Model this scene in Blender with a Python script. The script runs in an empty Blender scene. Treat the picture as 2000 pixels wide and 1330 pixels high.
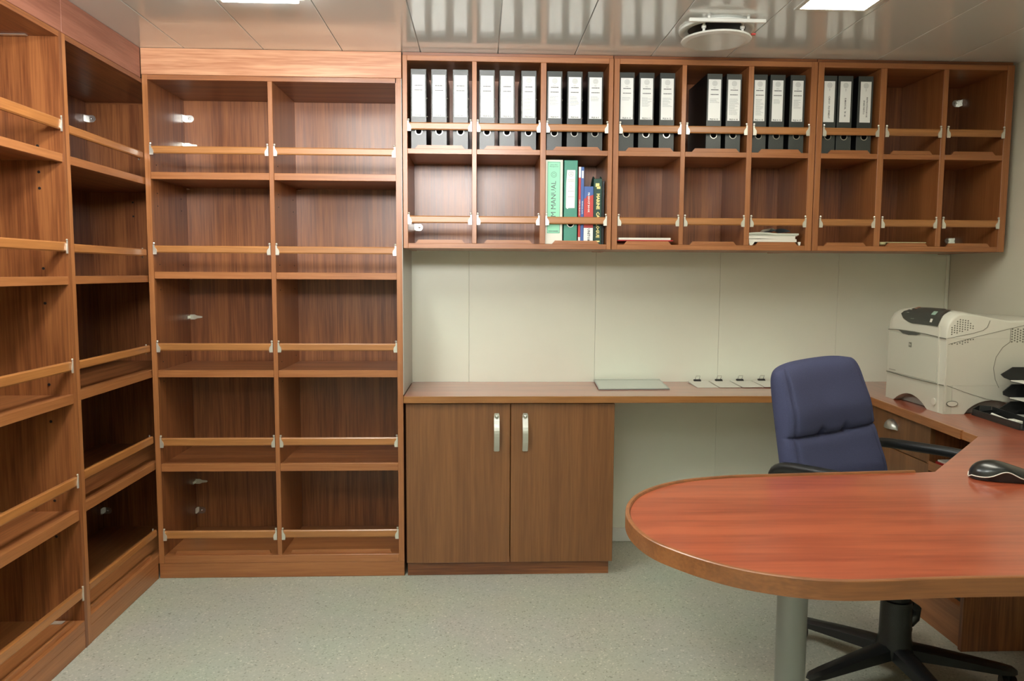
import bpy, bmesh, math, random
from mathutils import Vector, Matrix
random.seed(7)
S = bpy.context.scene
COL = S.collection
PI = math.pi

# ------------------------------------------------------------------ camera
f_px, yaw, pit, rol = 1486.82, 0.04136, -0.08834, 0.00537
Fv = Vector((math.sin(yaw)*math.cos(pit), math.cos(yaw)*math.cos(pit), math.sin(pit)))
Rv = Vector((math.cos(yaw), -math.sin(yaw), 0)); Uv = Rv.cross(Fv)
R2 = math.cos(rol)*Rv + math.sin(rol)*Uv
U2 = -math.sin(rol)*Rv + math.cos(rol)*Uv
cam = bpy.data.cameras.new('camera'); co = bpy.data.objects.new('camera', cam); COL.objects.link(co)
M = Matrix((R2, U2, -Fv)).transposed().to_4x4(); M.translation = Vector((0.3097, -3.4375, 1.2433))
co.matrix_world = M
cam.sensor_width = 36; cam.lens = f_px/2000*36; cam.clip_start = .05
S.camera = co

# ------------------------------------------------------------------ world / exposure
w = bpy.data.worlds.new('world'); S.world = w; w.use_nodes = True
w.node_tree.nodes['Background'].inputs[0].default_value = (.5, .5, .48, 1)
w.node_tree.nodes['Background'].inputs[1].default_value = 0.05
S.view_settings.view_transform = 'Standard'; S.view_settings.look = 'None'
S.view_settings.exposure = 0.0; S.view_settings.gamma = 1; S.view_settings.use_curve_mapping = False

LAMP_COL = (1.0, 0.97, 0.86)
LAMP_W = 13.0             # emission strength of the ceiling light diffusers
def area_lamp(name, loc, sx, sy, power, col=LAMP_COL, rot=(0, 0, 0)):
    l = bpy.data.lights.new(name, 'AREA'); l.shape = 'RECTANGLE'; l.size = sx; l.size_y = sy
    l.energy = power; l.color = col
    o = bpy.data.objects.new(name, l); COL.objects.link(o); o.location = loc; o.rotation_euler = rot
    return o
# the photographer's flash, turned back to bounce off the wall and ceiling behind the camera
fl = bpy.data.lights.new('bounce_flash', 'SPOT'); fl.energy = 35; fl.spot_size = math.radians(105); fl.spot_blend = .6
fl.color = (1.0, .97, .90); fl.shadow_soft_size = .04
fo = bpy.data.objects.new('bounce_flash', fl); COL.objects.link(fo); fo.location = (.22, -3.55, 1.45)
fo.rotation_euler = (Vector((.05, -4.55, 1.90)) - fo.location).to_track_quat('-Z', 'Y').to_euler()

# its diffuser dome, held high over the camera and tilted up
fd = area_lamp('flash_diffuser', (0.12, -3.45, 1.90), .75, .34, 44, (1.0, .97, .95))
fd.rotation_euler = (Vector((-.35, -.4, 3.35)) - fd.location).to_track_quat('-Z', 'Y').to_euler()
fd.data.spread = math.radians(92)

# ------------------------------------------------------------------ materials
def newmat(name):
    m = bpy.data.materials.new(name); m.use_nodes = True
    return m, m.node_tree.nodes, m.node_tree.links, m.node_tree.nodes['Principled BSDF']
def plain(name, col, rough=.5, metal=0, coat=0, coat_r=.1, emit=0, noise=0, nscale=60, bump=0, spec=.5):
    m, N, L, P = newmat(name)
    P.inputs['Base Color'].default_value = (*col, 1); P.inputs['Roughness'].default_value = rough
    P.inputs['Metallic'].default_value = metal; P.inputs['Coat Weight'].default_value = coat
    P.inputs['Coat Roughness'].default_value = coat_r; P.inputs['Specular IOR Level'].default_value = spec
    if emit:
        P.inputs['Emission Color'].default_value = (*col, 1); P.inputs['Emission Strength'].default_value = emit
    if noise or bump:
        t = N.new('ShaderNodeTexCoord'); n = N.new('ShaderNodeTexNoise'); n.inputs['Scale'].default_value = nscale
        n.inputs['Detail'].default_value = 4
        L.new(t.outputs['Object'], n.inputs['Vector'])
        if noise:
            r = N.new('ShaderNodeValToRGB')
            r.color_ramp.elements[0].position = .3; r.color_ramp.elements[1].position = .7
            r.color_ramp.elements[0].color = (*[c*(1-noise) for c in col], 1)
            r.color_ramp.elements[1].color = (*[min(1, c*(1+noise)) for c in col], 1)
            L.new(n.outputs['Fac'], r.inputs['Fac']); L.new(r.outputs['Color'], P.inputs['Base Color'])
        if bump:
            b = N.new('ShaderNodeBump'); b.inputs['Strength'].default_value = bump; b.inputs['Distance'].default_value = .002
            L.new(n.outputs['Fac'], b.inputs['Height']); L.new(b.outputs['Normal'], P.inputs['Normal'])
    return m
def wood(name, axis, dark, light, broad=26, fine=170, stretch=.035, rough=.42, coat=.36, coat_r=.26, seed=0):
    """Varnished veneer: ribbon stripes running along `axis` in object space."""
    m, N, L, P = newmat(name)
    t = N.new('ShaderNodeTexCoord'); mp = N.new('ShaderNodeMapping')
    sc = [1, 1, 1]; sc['xyz'.index(axis)] = stretch
    mp.inputs['Scale'].default_value = sc; mp.inputs['Location'].default_value = (seed, seed*.7, seed*.3)
    oi = N.new('ShaderNodeObjectInfo'); ad = N.new('ShaderNodeVectorMath'); ad.operation = 'ADD'
    mu = N.new('ShaderNodeMath'); mu.operation = 'MULTIPLY'; mu.inputs[1].default_value = 9
    L.new(oi.outputs['Random'], mu.inputs[0]); L.new(t.outputs['Object'], mp.inputs['Vector'])
    L.new(mp.outputs['Vector'], ad.inputs[0]); L.new(mu.outputs[0], ad.inputs[1])
    n1 = N.new('ShaderNodeTexNoise'); n1.inputs['Scale'].default_value = broad; n1.inputs['Detail'].default_value = 3
    n1.inputs['Distortion'].default_value = .3
    n2 = N.new('ShaderNodeTexNoise'); n2.inputs['Scale'].default_value = fine; n2.inputs['Detail'].default_value = 2
    L.new(ad.outputs[0], n1.inputs['Vector']); L.new(ad.outputs[0], n2.inputs['Vector'])
    mx = N.new('ShaderNodeMath'); mx.operation = 'MULTIPLY_ADD'; mx.inputs[1].default_value = .55
    m2 = N.new('ShaderNodeMath'); m2.operation = 'MULTIPLY'; m2.inputs[1].default_value = .45
    L.new(n2.outputs['Fac'], m2.inputs[0]); L.new(n1.outputs['Fac'], mx.inputs[0]); L.new(m2.outputs[0], mx.inputs[2])
    r = N.new('ShaderNodeValToRGB'); r.color_ramp.elements[0].position = .39; r.color_ramp.elements[1].position = .62
    r.color_ramp.elements[0].color = (*dark, 1); r.color_ramp.elements[1].color = (*light, 1)
    L.new(mx.outputs[0], r.inputs['Fac']); L.new(r.outputs['Color'], P.inputs['Base Color'])
    P.inputs['Roughness'].default_value = rough; P.inputs['Coat Weight'].default_value = coat
    P.inputs['Coat Roughness'].default_value = coat_r
    return m
VD, VL = (.155, .045, .012), (.315, .112, .033)
ED, EL = (.28, .098, .028), (.39, .150, .048)
WZ = wood('veneer_vertical', 'z', VD, VL)
WX = wood('veneer_horizontal', 'x', VD, VL)
WY = wood('veneer_deep', 'y', VD, VL)
HX = wood('cornice_veneer_lit', 'x', (.44, .185, .088), (.64, .335, .185), broad=55, stretch=.05, rough=.45, coat=.3)  # bookcase veneer made paler: strong ceiling light is put into the header's colour
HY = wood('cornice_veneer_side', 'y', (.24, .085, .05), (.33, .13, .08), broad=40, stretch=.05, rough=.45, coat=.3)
EZ = wood('lipping_vertical', 'z', ED, EL, coat=.4)
EX = wood('lipping_horizontal', 'x', ED, EL, coat=.4)
EY = wood('lipping_side', 'y', ED, EL, coat=.4)
RX = wood('rail_wood', 'x', (.32, .130, .035), (.44, .185, .052), coat=.5)
RY = wood('rail_wood_side', 'y', (.30, .11, .028), (.42, .165, .042), coat=.5)
DZ = wood('door_veneer', 'z', (.160, .060, .017), (.225, .092, .028), broad=30, coat=.35, coat_r=.25)
LAM = wood('red_laminate', 'x', (.29, .052, .020), (.43, .094, .036), broad=16, fine=90, stretch=.07, rough=.32, coat=.85, coat_r=.15)
LAMY = wood('red_laminate_side', 'y', (.28, .055, .022), (.40, .090, .036), broad=16, fine=90, stretch=.07, rough=.32, coat=.85, coat_r=.15)
BANDM = wood('desk_edge_wood', 'x', (.20, .070, .020), (.30, .110, .032), coat=.4)
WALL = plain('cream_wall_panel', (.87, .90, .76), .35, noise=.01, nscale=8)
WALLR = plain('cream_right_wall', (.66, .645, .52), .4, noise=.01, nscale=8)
CEIL = plain('glossy_white_ceiling', (.80, .86, .84), .25, coat=1.0, coat_r=.11)
WHITE = plain('white_enamel', (.78, .80, .74), .3)
HOLE = plain('hole_black', (.004, .004, .004), 1.0, spec=0)
ENDP = plain('pale_end_sheet', (.42, .41, .36), .3)
FLM, N, L, P = newmat('speckled_vinyl')
t = N.new('ShaderNodeTexCoord'); v = N.new('ShaderNodeTexVoronoi'); v.inputs['Scale'].default_value = 190
r = N.new('ShaderNodeValToRGB'); e = r.color_ramp.elements
e[0].position = 0; e[0].color = (.20, .20, .145, 1); e[1].position = .22; e[1].color = (.42, .43, .345, 1)
x = e.new(.8); x.color = (.46, .47, .38, 1); x = e.new(.97); x.color = (.66, .65, .53, 1)
L.new(t.outputs['Object'], v.inputs['Vector']); L.new(v.outputs['Color'], r.inputs['Fac'])
n = N.new('ShaderNodeTexNoise'); n.inputs['Scale'].default_value = 3; n.inputs['Detail'].default_value = 3
L.new(t.outputs['Object'], n.inputs['Vector'])
mx = N.new('ShaderNodeMix'); mx.data_type = 'RGBA'; mx.blend_type = 'MULTIPLY'; mx.inputs[0].default_value = .18
L.new(r.outputs['Color'], mx.inputs[6]); L.new(n.outputs['Color'], mx.inputs[7]); L.new(mx.outputs[2], P.inputs['Base Color'])
P.inputs['Roughness'].default_value = .42
BLK = plain('black_board', (.045, .052, .048), .38, noise=.15, nscale=300)
BLKS = plain('black_binder_side', (.010, .011, .011), .3)
BLKP = plain('black_plastic', (.012, .013, .013), .35, bump=.2, nscale=500)
BLKC = plain('black_paint', (.010, .010, .011), .45)
GLOSSB = plain('glossy_black', (.014, .016, .014), .3, coat=.4, coat_r=.2)
PAPER = plain('label_paper', (.86, .89, .86), .5, coat=.6, coat_r=.35)
INK = plain('printed_ink', (.10, .11, .11), .6)
INKG = plain('grey_print', (.42, .45, .44), .6)
CHROME = plain('chrome', (.75, .75, .72), .2, metal=1)
NICK = plain('nickel_clip', (.80, .79, .70), .32, metal=.7)
ALU = plain('brushed_steel', (.62, .62, .56), .38, metal=.85)
GREYL = plain('silver_lacquer', (.30, .32, .31), .38, metal=.35)
MINT = plain('mint_paper', (.33, .76, .52), .6)
CREAM = plain('cream_board', (.78, .78, .68), .5)
GREEN = plain('green_board', (.055, .27, .19), .45)
DGREEN = plain('dark_green_vinyl', (.008, .055, .038), .35)
GOLD = plain('gold_foil', (.80, .70, .28), .35, metal=.3)
RED = plain('red_cover', (.52, .045, .035), .4)
DRED = plain('red_folder', (.45, .015, .015), .4)
BLUE = plain('blue_cover', (.05, .12, .36), .4)
PWH = plain('white_paper', (.78, .77, .68), .6)
PGR = plain('greyish_paper', (.60, .62, .52), .6)
PBLU = plain('blue_print', (.25, .38, .55), .5)
YEL = plain('pale_plastic', (.60, .58, .33), .4)
FAB = plain('navy_fabric', (.057, .063, .122), .85, noise=.18, nscale=700, bump=.3, spec=.2)
PRN = plain('printer_plastic', (.64, .63, .53), .45)
PRNF = plain('printer_front_plastic', (.57, .57, .47), .45)
PRNG = plain('printer_seam', (.17, .17, .13), .7)
PANL = plain('printer_panel_grey', (.055, .06, .052), .3)
GLS, N, L, P = newmat('clear_sleeve')
P.inputs['Base Color'].default_value = (.85, .92, .86, 1); P.inputs['Roughness'].default_value = .12
P.inputs['Alpha'].default_value = .35; P.inputs['Coat Weight'].default_value = .5
def diffuser(name, col, k):
    m, N, L, P = newmat(name); P.inputs['Base Color'].default_value = (.9, .9, .85, 1)
    P.inputs['Emission Color'].default_value = (*col, 1); P.inputs['Emission Strength'].default_value = LAMP_W*k
    return m
DIFF_COOL = diffuser('light_diffuser_cool', (.97, 1.0, .96), 2.5)
DIFF_FILL = diffuser('light_diffuser_fill', (.98, .98, .90), .15)  # weak emitter of the added fill lights
DIFF_WARM = diffuser('light_diffuser_warm', (1.0, .96, .82), 1.3)

# ------------------------------------------------------------------ mesh helpers
class MB:
    def __init__(s, off=(0, 0, 0)): s.bm = bmesh.new(); s.o = Vector(off)
    def P(s, p): return Vector(p) - s.o
    def box(s, x0, x1, y0, y1, z0, z1, bev=0.0):
        if x1 < x0: x0, x1 = x1, x0
        if y1 < y0: y0, y1 = y1, y0
        if z1 < z0: z0, z1 = z1, z0
        v = [s.bm.verts.new(s.P(p)) for p in [(x0,y0,z0),(x1,y0,z0),(x1,y1,z0),(x0,y1,z0),(x0,y0,z1),(x1,y0,z1),(x1,y1,z1),(x0,y1,z1)]]
        fs = [s.bm.faces.new([v[i] for i in q]) for q in [(0,3,2,1),(4,5,6,7),(0,1,5,4),(1,2,6,5),(2,3,7,6),(3,0,4,7)]]
        if bev:
            es = list({e for f in fs for e in f.edges})
            bmesh.ops.bevel(s.bm, geom=es, offset=bev, segments=1, affect='EDGES', profile=.5)
        return s
    def prism(s, pts, a0, a1, axis='z'):
        """Extrude the outline `pts` along an axis; pts are the two other coordinates in xyz order."""
        def mk(p, a):
            if axis == 'z': return (p[0], p[1], a)
            if axis == 'y': return (p[0], a, p[1])
            return (a, p[0], p[1])
        A = [s.bm.verts.new(s.P(mk(p, a0))) for p in pts]; B = [s.bm.verts.new(s.P(mk(p, a1))) for p in pts]
        n = len(pts)
        fs = [s.bm.faces.new(A[::-1]), s.bm.faces.new(B)]
        for i in range(n): fs.append(s.bm.faces.new([A[i], A[(i+1) % n], B[(i+1) % n], B[i]]))
        return s
    def tube(s, path, r, n=10, cap=True):
        path = [Vector(p) for p in path]; rings = []
        rr = r if isinstance(r, (list, tuple)) else [r]*len(path)
        up0 = None
        for i, p in enumerate(path):
            d = (path[min(i+1, len(path)-1)] - path[max(i-1, 0)]).normalized()
            up = up0 if up0 else (Vector((0, 0, 1)) if abs(d.z) < .9 else Vector((1, 0, 0)))
            a = d.cross(up).normalized(); b = a.cross(d).normalized(); up0 = b
            rings.append([s.bm.verts.new(s.P(p + rr[i]*(math.cos(2*PI*k/n)*a + math.sin(2*PI*k/n)*b))) for k in range(n)])
        for A, B in zip(rings, rings[1:]):
            for k in range(n): s.bm.faces.new([A[k], A[(k+1) % n], B[(k+1) % n], B[k]])
        if cap: s.bm.faces.new(rings[0][::-1]); s.bm.faces.new(rings[-1])
        return s
    def lathe(s, prof, c, n=24):
        """profile of (radius, z) around the vertical axis through c"""
        rings = []
        for r, z in prof:
            if r < 1e-6: rings.append([s.bm.verts.new(s.P((c[0], c[1], c[2]+z)))])
            else: rings.append([s.bm.verts.new(s.P((c[0]+r*math.cos(2*PI*k/n), c[1]+r*math.sin(2*PI*k/n), c[2]+z))) for k in range(n)])
        for A, B in zip(rings, rings[1:]):
            for k in range(n):
                k2 = (k+1) % n
                if len(A) == 1 and len(B) == 1: continue
                if len(A) == 1: s.bm.faces.new([A[0], B[k], B[k2]])
                elif len(B) == 1: s.bm.faces.new([A[k], A[k2], B[0]])
                else: s.bm.faces.new([A[k], A[k2], B[k2], B[k]])
        return s
    def ring_y(s, c, r0, r1, y0, y1, n=20):
        """flat ring whose axis runs along y"""
        R = []
        for r, y in ((r0, y0), (r1, y0), (r1, y1), (r0, y1)):
            R.append([s.bm.verts.new(s.P((c[0]+r*math.cos(2*PI*k/n), y, c[1]+r*math.sin(2*PI*k/n)))) for k in range(n)])
        for i in range(4):
            A, B = R[i], R[(i+1) % 4]
            for k in range(n): s.bm.faces.new([A[k], A[(k+1) % n], B[(k+1) % n], B[k]])
        return s
    def grid(s, fn, nu, nv, closeu=False):
        G = [[s.bm.verts.new(s.P(fn(i/nu, j/nv))) for i in range(nu + (0 if closeu else 1))] for j in range(nv+1)]
        nu_ = nu
        for j in range(nv):
            for i in range(nu_):
                a, b = G[j], G[j+1]; i2 = (i+1) % len(a)
                s.bm.faces.new([a[i], a[i2], b[i2], b[i]])
        return s
    def text(s, body, size, o, u, v, bold=0.0):
        """flat printed text; o = centre, u = reading direction, v = up direction"""
        cu = bpy.data.curves.new('t', 'FONT'); cu.body = body; cu.size = size; cu.resolution_u = 1
        cu.align_x = 'CENTER'; cu.align_y = 'CENTER'; cu.offset = bold
        ob = bpy.data.objects.new('t', cu); me = bpy.data.meshes.new_from_object(ob)
        u = Vector(u); v = Vector(v); o = Vector(o)
        vs = [s.bm.verts.new(s.P(o + q.co.x*u + q.co.y*v)) for q in me.vertices]
        for p in me.polygons:
            try: s.bm.faces.new([vs[i] for i in p.vertices])
            except ValueError: pass
        bpy.data.objects.remove(ob); bpy.data.meshes.remove(me); bpy.data.curves.remove(cu)
        return s
    def build(s, name, mat, parent=None, smooth=False, label=None, kind=None, norm=True):
        bmesh.ops.recalc_face_normals(s.bm, faces=s.bm.faces) if norm else None
        me = bpy.data.meshes.new(name); s.bm.to_mesh(me); s.bm.free(); me.materials.append(mat)
        if smooth:
            for p in me.polygons: p.use_smooth = True
            if smooth != 'all': me.set_sharp_from_angle(angle=math.radians(40))
        o = bpy.data.objects.new(name, me); COL.objects.link(o)
        if parent: o.parent = parent
        if label: o['label'] = label
        if kind: o['kind'] = kind
        return o
def root(name, loc, label=None, cat=None, group=None, kind=None, rz=0):
    o = bpy.data.objects.new(name, None); COL.objects.link(o); o.location = loc; o.rotation_euler = (0, 0, rz)
    o.empty_display_size = .05
    tag(o, label, cat, group, kind); return o
def tag(o, label=None, cat=None, group=None, kind=None):
    if label: o['label'] = label
    if cat: o['category'] = cat
    if group: o['group'] = group
    if kind: o['kind'] = kind
    return o
def copy_tree(o, parent=None):
    c = o.copy(); COL.objects.link(c); c.parent = parent
    for ch in o.children: copy_tree(ch, c)
    return c

# ------------------------------------------------------------------ room
XL, XR, YB, YF, H = -1.43, 2.462, 0.0, -4.6, 2.093
MB().box(XL-.1, XR+.1, YF-.1, YB+.1, -.06, 0).build('floor', FLM, kind='structure')
wb = root('wall_back', (0, .06, 0), kind='structure')
o = (0, .06, 0)
MB(o).box(XL-.1, XR+.1, .012, .06, 0, H+.05).build('backing', WALL, wb)
sx = [XL-.1, -.88, -.31, .257, .83, 1.40, 1.948, XR+.06]
for a, b in zip(sx, sx[1:]): MB(o).box(a+.0004, b-.0004, 0, .012, 0, H+.03, .0008).build('panel', WALL, wb)
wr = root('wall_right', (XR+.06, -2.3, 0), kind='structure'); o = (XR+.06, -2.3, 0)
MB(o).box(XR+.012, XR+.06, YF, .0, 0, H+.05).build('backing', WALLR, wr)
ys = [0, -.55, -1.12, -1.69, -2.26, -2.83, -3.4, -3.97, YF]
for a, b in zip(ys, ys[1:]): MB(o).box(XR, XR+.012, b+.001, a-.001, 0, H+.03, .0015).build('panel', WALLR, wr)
MB().box(XL-.06, XL, YF, YB, 0, H+.05).build('wall_left', WALL, kind='structure')
MB().box(XL-.06, XR+.06, YF-.06, YF, 0, H+.05).build('wall_front', WALL, kind='structure')
MB().box(.86, XR-.002, -.012, -.0005, .0005, .064, .002).build('baseboard_back', WHITE, kind='structure')
MB().box(XR-.014, XR-.0005, -.014, -.0005, .75, 1.339, .003).build('trim_1', WALL, kind='structure')
ce = root('ceiling', (0, -2.3, H+.05), kind='structure'); o = (0, -2.3, H+.05)
MB(o).box(XL-.06, XR+.06, YF-.06, YB+.06, H+.012, H+.05).build('backing', CEIL, ce)
seams = [XL-.05] + [round(.075+.3*k, 3) for k in range(-4, 8)] + [XR+.05]
for a, b in zip(seams, seams[1:]): MB(o).box(a+.0012, b-.0012, YF-.05, YB+.05, H, H+.012, .0014).build('panel', CEIL, ce)

# ceiling lights -------------------------------------------------------
def ceiling_light(x0, x1, y0, y1, label, DIFF, drop=.006):
    cx, cy = (x0+x1)/2, (y0+y1)/2
    t = root('ceiling_light', (cx, cy, H), label, 'light', 'recessed ceiling lights'); o = (cx, cy, H)
    m = MB(o); wd = .014
    for q in ((x0-wd, x1+wd, y0-wd, y0), (x0-wd, x1+wd, y1, y1+wd), (x0-wd, x0, y0, y1), (x1, x1+wd, y0, y1)):
        m.box(*q, H-.006, H-.0003)
    m.build('frame', WHITE, t)
    MB(o).box(x0, x1, y0, y1, H-drop, H-.0003, .002).build('diffuser', DIFF, t)
    return t
ceiling_light(1.325, 1.535, -2.15, -.965, 'bright recessed ceiling light above the desk on the right', DIFF_WARM)
ceiling_light(-.49, -.255, -2.15, -.965, 'bright recessed ceiling light near the tall bookcases on the left', DIFF_COOL, .02)
ceiling_light(-.49, -.255, -4.1, -2.95, 'added fill light on the ceiling behind the photographer on the left, out of view', DIFF_FILL)  # this and the next are unseen fixtures added as room fill
ceiling_light(1.325, 1.535, -4.1, -2.95, 'added fill light on the ceiling behind the photographer on the right, out of view', DIFF_FILL)

# ceiling air diffuser ----------------------------------------------------
c = (1.127, -.735)
t = root('air_vent', (c[0], c[1], H), 'round white ceiling air diffuser disc hanging below a slim crossbar', 'vent'); o = (*c, H)
MB(o).lathe([(.098, -.0003), (.128, -.0003), (.128, -.008), (.120, -.010), (.098, -.004), (.098, -.0003)], (*c, H), 40).build('collar', WHITE, t, True)
MB(o).lathe([(0, -.002), (.097, -.002), (.097, -.0004), (0, -.0004)], (*c, H), 40).build('opening', BLKC, t)
MB(o).lathe([(0, -.045), (.10, -.045), (.118, -.042), (.120, -.039), (.118, -.036), (0, -.036)], (*c, H), 64).build('disc', WHITE, t)
for dx in (-.066, .066):
    MB(o).lathe([(.0045, -.036), (.0045, -.024), (.008, -.022), (.008, -.014), (.0045, -.012), (.0045, -.0004)], (c[0]+dx, c[1]-.078, H), 12).build('stud', WHITE, t, True)
MB(o).box(c[0]+.104, c[0]+.118, c[1]-.062, c[1]-.052, H-.036, H-.031).build('red_mark', RED, t, label='small red mark on the rim')
t = root('ceiling_rail', (1.127, -.868, H), 'slim white bar fixed under the ceiling behind the round air diffuser', 'bar'); o = (1.127, -.868, H)
MB(o).box(.995, 1.252, -.874, -.862, H-.020, H-.008, .002).build('bar', WHITE, t)
for dx in (-.066, .066): MB(o).box(1.127+dx-.004, 1.127+dx+.004, -.871, -.865, H-.008, H-.0003).build('bracket', WHITE, t)

# ------------------------------------------------------------------ rail with clips (axis x, front at y)
def rail_x(parent, o, x0, x1, y, z0, z1, mat=RX):
    h = z1-z0; th = .013
    pts = [(y-th/2, z0+.004), (y-th/2+.003, z0), (y+th/2-.003, z0), (y+th/2, z0+.004), (y+th/2, z1-.004), (y+th/2-.003, z1), (y-th/2+.003, z1), (y-th/2, z1-.004)]
    m = MB(o).prism(pts, x0+.002, x1-.002, 'x'); r = m.build('rail', mat, parent)
    for s, xx in ((1, x0), (-1, x1)):
        a = MB(o)
        out = [(0, z0-.006), (.013, z0-.006), (.0145, z0+.004), (.013, z0+h*.45), (.006, z0+h*.8), (.006, z1+.004), (0, z1+.004)]
        a.prism([(xx+s*(p[0]+.0004), p[1]) for p in out], y-th/2-.004, y-th/2-.0003, 'y')
        a.lathe([(0, -.004), (.0035, -.003), (.0045, 0), (.0035, .003), (0, .004)], (xx+s*.0045, y-th/2-.002, z1+.009), 8)
        a.build('rail_clip', NICK, r, True)
    return r
def rail_y(parent, o, y0, y1, x, z0, z1, mat=RY, hidden=False):
    th = .013
    pts = [(x-th/2, z0+.004), (x-th/2+.003, z0), (x+th/2-.003, z0), (x+th/2, z0+.004), (x+th/2, z1-.004), (x+th/2-.003, z1), (x-th/2+.003, z1), (x-th/2, z1-.004)]
    r = MB(o).prism(pts, y0+.002, y1-.002, 'y').build('rail', mat, parent)
    h = z1-z0
    for s, yy in ((1, y0), (-1, y1)):
        a = MB(o)
        out = [(0, z0-.006), (.013, z0-.006), (.0145, z0+.004), (.013, z0+h*.45), (.006, z0+h*.8), (.006, z1+.004), (0, z1+.004)]
        xa = x-th/2-.004 if hidden else x+th/2+.0003
        a.prism([(yy+s*(p[0]*.5+.0004), p[1]) for p in out], xa, xa+.0037, 'x')
        if not hidden: a.lathe([(0, -.003), (.0025, -.002), (.0033, 0), (.0025, .002), (0, .003)], (xa+.002, yy+s*.0035, z1+.007), 8)
        a.build('rail_clip', NICK, r, True)
def round_plate(parent, o, x, y, z, w=.042, h=.03, dirx=1, mat=CHROME):
    """corner fixing: half-round plate on the back panel with its leg on the side panel"""
    m = MB(o)
    pts = [(x, z-h/2)] + [(x+dirx*(w-h/2+h/2*math.cos(a)), z+h/2*math.sin(a)) for a in [(-90+18*k)*PI/180 for k in range(11)]] + [(x, z+h/2)]
    m.prism(pts, y-.0025, y, 'y')
    m.box(x, x+dirx*.004, y-.026, y-.0026, z-h*.45, z+h*.45)
    m.lathe([(0, -.003), (.004, -.003), (.005, 0), (.004, .003), (0, .003)], (x+dirx*w*.58, y-.003, z), 8)
    return m.build('fixing_plate', mat, parent, True)
def slim_plate(parent, o, x, y, z, dirx=1):
    m = MB(o)
    m.prism([(x, z-.011), (x+dirx*.018, z-.011), (x+dirx*.030, z-.006), (x+dirx*.050, z-.004), (x+dirx*.053, z), (x+dirx*.050, z+.004), (x+dirx*.030, z+.006), (x+dirx*.018, z+.011), (x, z+.011)], y-.002, y, 'y')
    m.box(x, x+dirx*.002, y-.035, y-.0021, z-.006, z+.006)
    return m.build('fixing_plate', NICK, parent)

# ------------------------------------------------------------------ tall bookcase on the back wall
FY = -.387
SH = [(1.600, 1.627), (1.214, 1.241), (.823, .851), (.441, .472)]
RL = [(1.698, 1.726), (1.315, 1.343), (.930, .959), (.546, .578), (.164, .196)]
o = (-.495, -.19, 0)
bc = root('bookcase', o, 'tall empty two-bay wooden bookcase standing against the back wall', 'bookcase')
MB(o).box(-.990, -.970, FY+.004, -.002, .001, 1.9935).build('side_panel', WZ, bc)
MB(o).box(-.020, -.0015, FY+.004, -.002, .001, 1.9935).build('side_panel', WZ, bc)
MB(o).box(-.990, -.970, FY, FY+.0038, .062, 1.9935).build('lipping', EZ, bc)
MB(o).box(-.0235, -.0015, FY, FY+.0038, .062, 1.9935).build('lipping', EZ, bc)
MB(o).box(-.0014, .001, FY+.002, -.002, .752, 2.09).build('end_panel', ENDP, bc, label='thin pale end panel')  # thin pale sheet over the bookcase's right side, above the counter
MB(o).box(-.515, -.497, FY, -.028, .0935, 1.9755, .001).build('divider', EZ, bc)
MB(o).box(-.9695, -.0205, -.0275, -.018, .062, 1.975).build('back_panel', WZ, bc)
MB(o).box(-.9695, -.0205, FY, -.018, 1.9757, 1.9935).build('top_panel', WX, bc)
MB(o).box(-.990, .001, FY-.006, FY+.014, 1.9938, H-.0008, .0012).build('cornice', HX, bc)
MB(o).box(-.9695, -.0240, FY, -.028, .062, .093, .001).build('bottom_board', EX, bc)
MB(o).box(-.990, -.0015, FY+.001, FY+.018, .0005, .0615, .001).build('plinth', EX, bc)
for z0, z1 in SH:
    for x0, x1 in ((-.9698, -.5153), (-.4968, -.0238)):
        MB(o).box(x0, x1, FY+.003, FY+.02, z0, z1, .001).build('shelf', EX, bc)
        MB(o).box(x0, x1, FY+.0203, -.028, z0+.004, z1-.003).build('shelf', WX, bc)
for z0, z1 in RL:
    for x0, x1 in ((-.9698, -.5153), (-.4968, -.0238)): rail_x(bc, o, x0, x1, FY+.006, z0, z1)
for x0, x1 in ((-.93, -.545), (-.465, -.055)):
    MB(o).prism([(x0, .0935), (x1, .0935), (x1-.006, .110), (x0+.006, .110)], FY+.012, FY+.022, 'y').build('retaining_strip', EX, bc)
for z, k in ((1.898, 0), (1.785, 1), (1.043, 1), (.303, 1), (.171, 0)):
    (slim_plate if k else round_plate)(bc, o, -.9695, -.028, z)
for x, z in ((-.9695, 1.593), (-.4965, 1.593), (-.9695, 1.208)):
    MB(o).lathe([(0, 0), (.010, 0), (.012, .003), (.010, .006), (0, .006)], (x+.018, -.06, z), 12).build('shelf_pin', CHROME, bc, True)
m = MB(o)
for x in (-.9698, -.4968):
    for zz in (1.66, 1.55, 1.50, 1.27, 1.17, .88, .80):
        for yy in (-.33, -.09): m.tube([(x-.001, yy, zz), (x+.0012, yy, zz)], .0025, 8)
m.build('pin_hole', BLKC, bc, kind='stuff')

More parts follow.
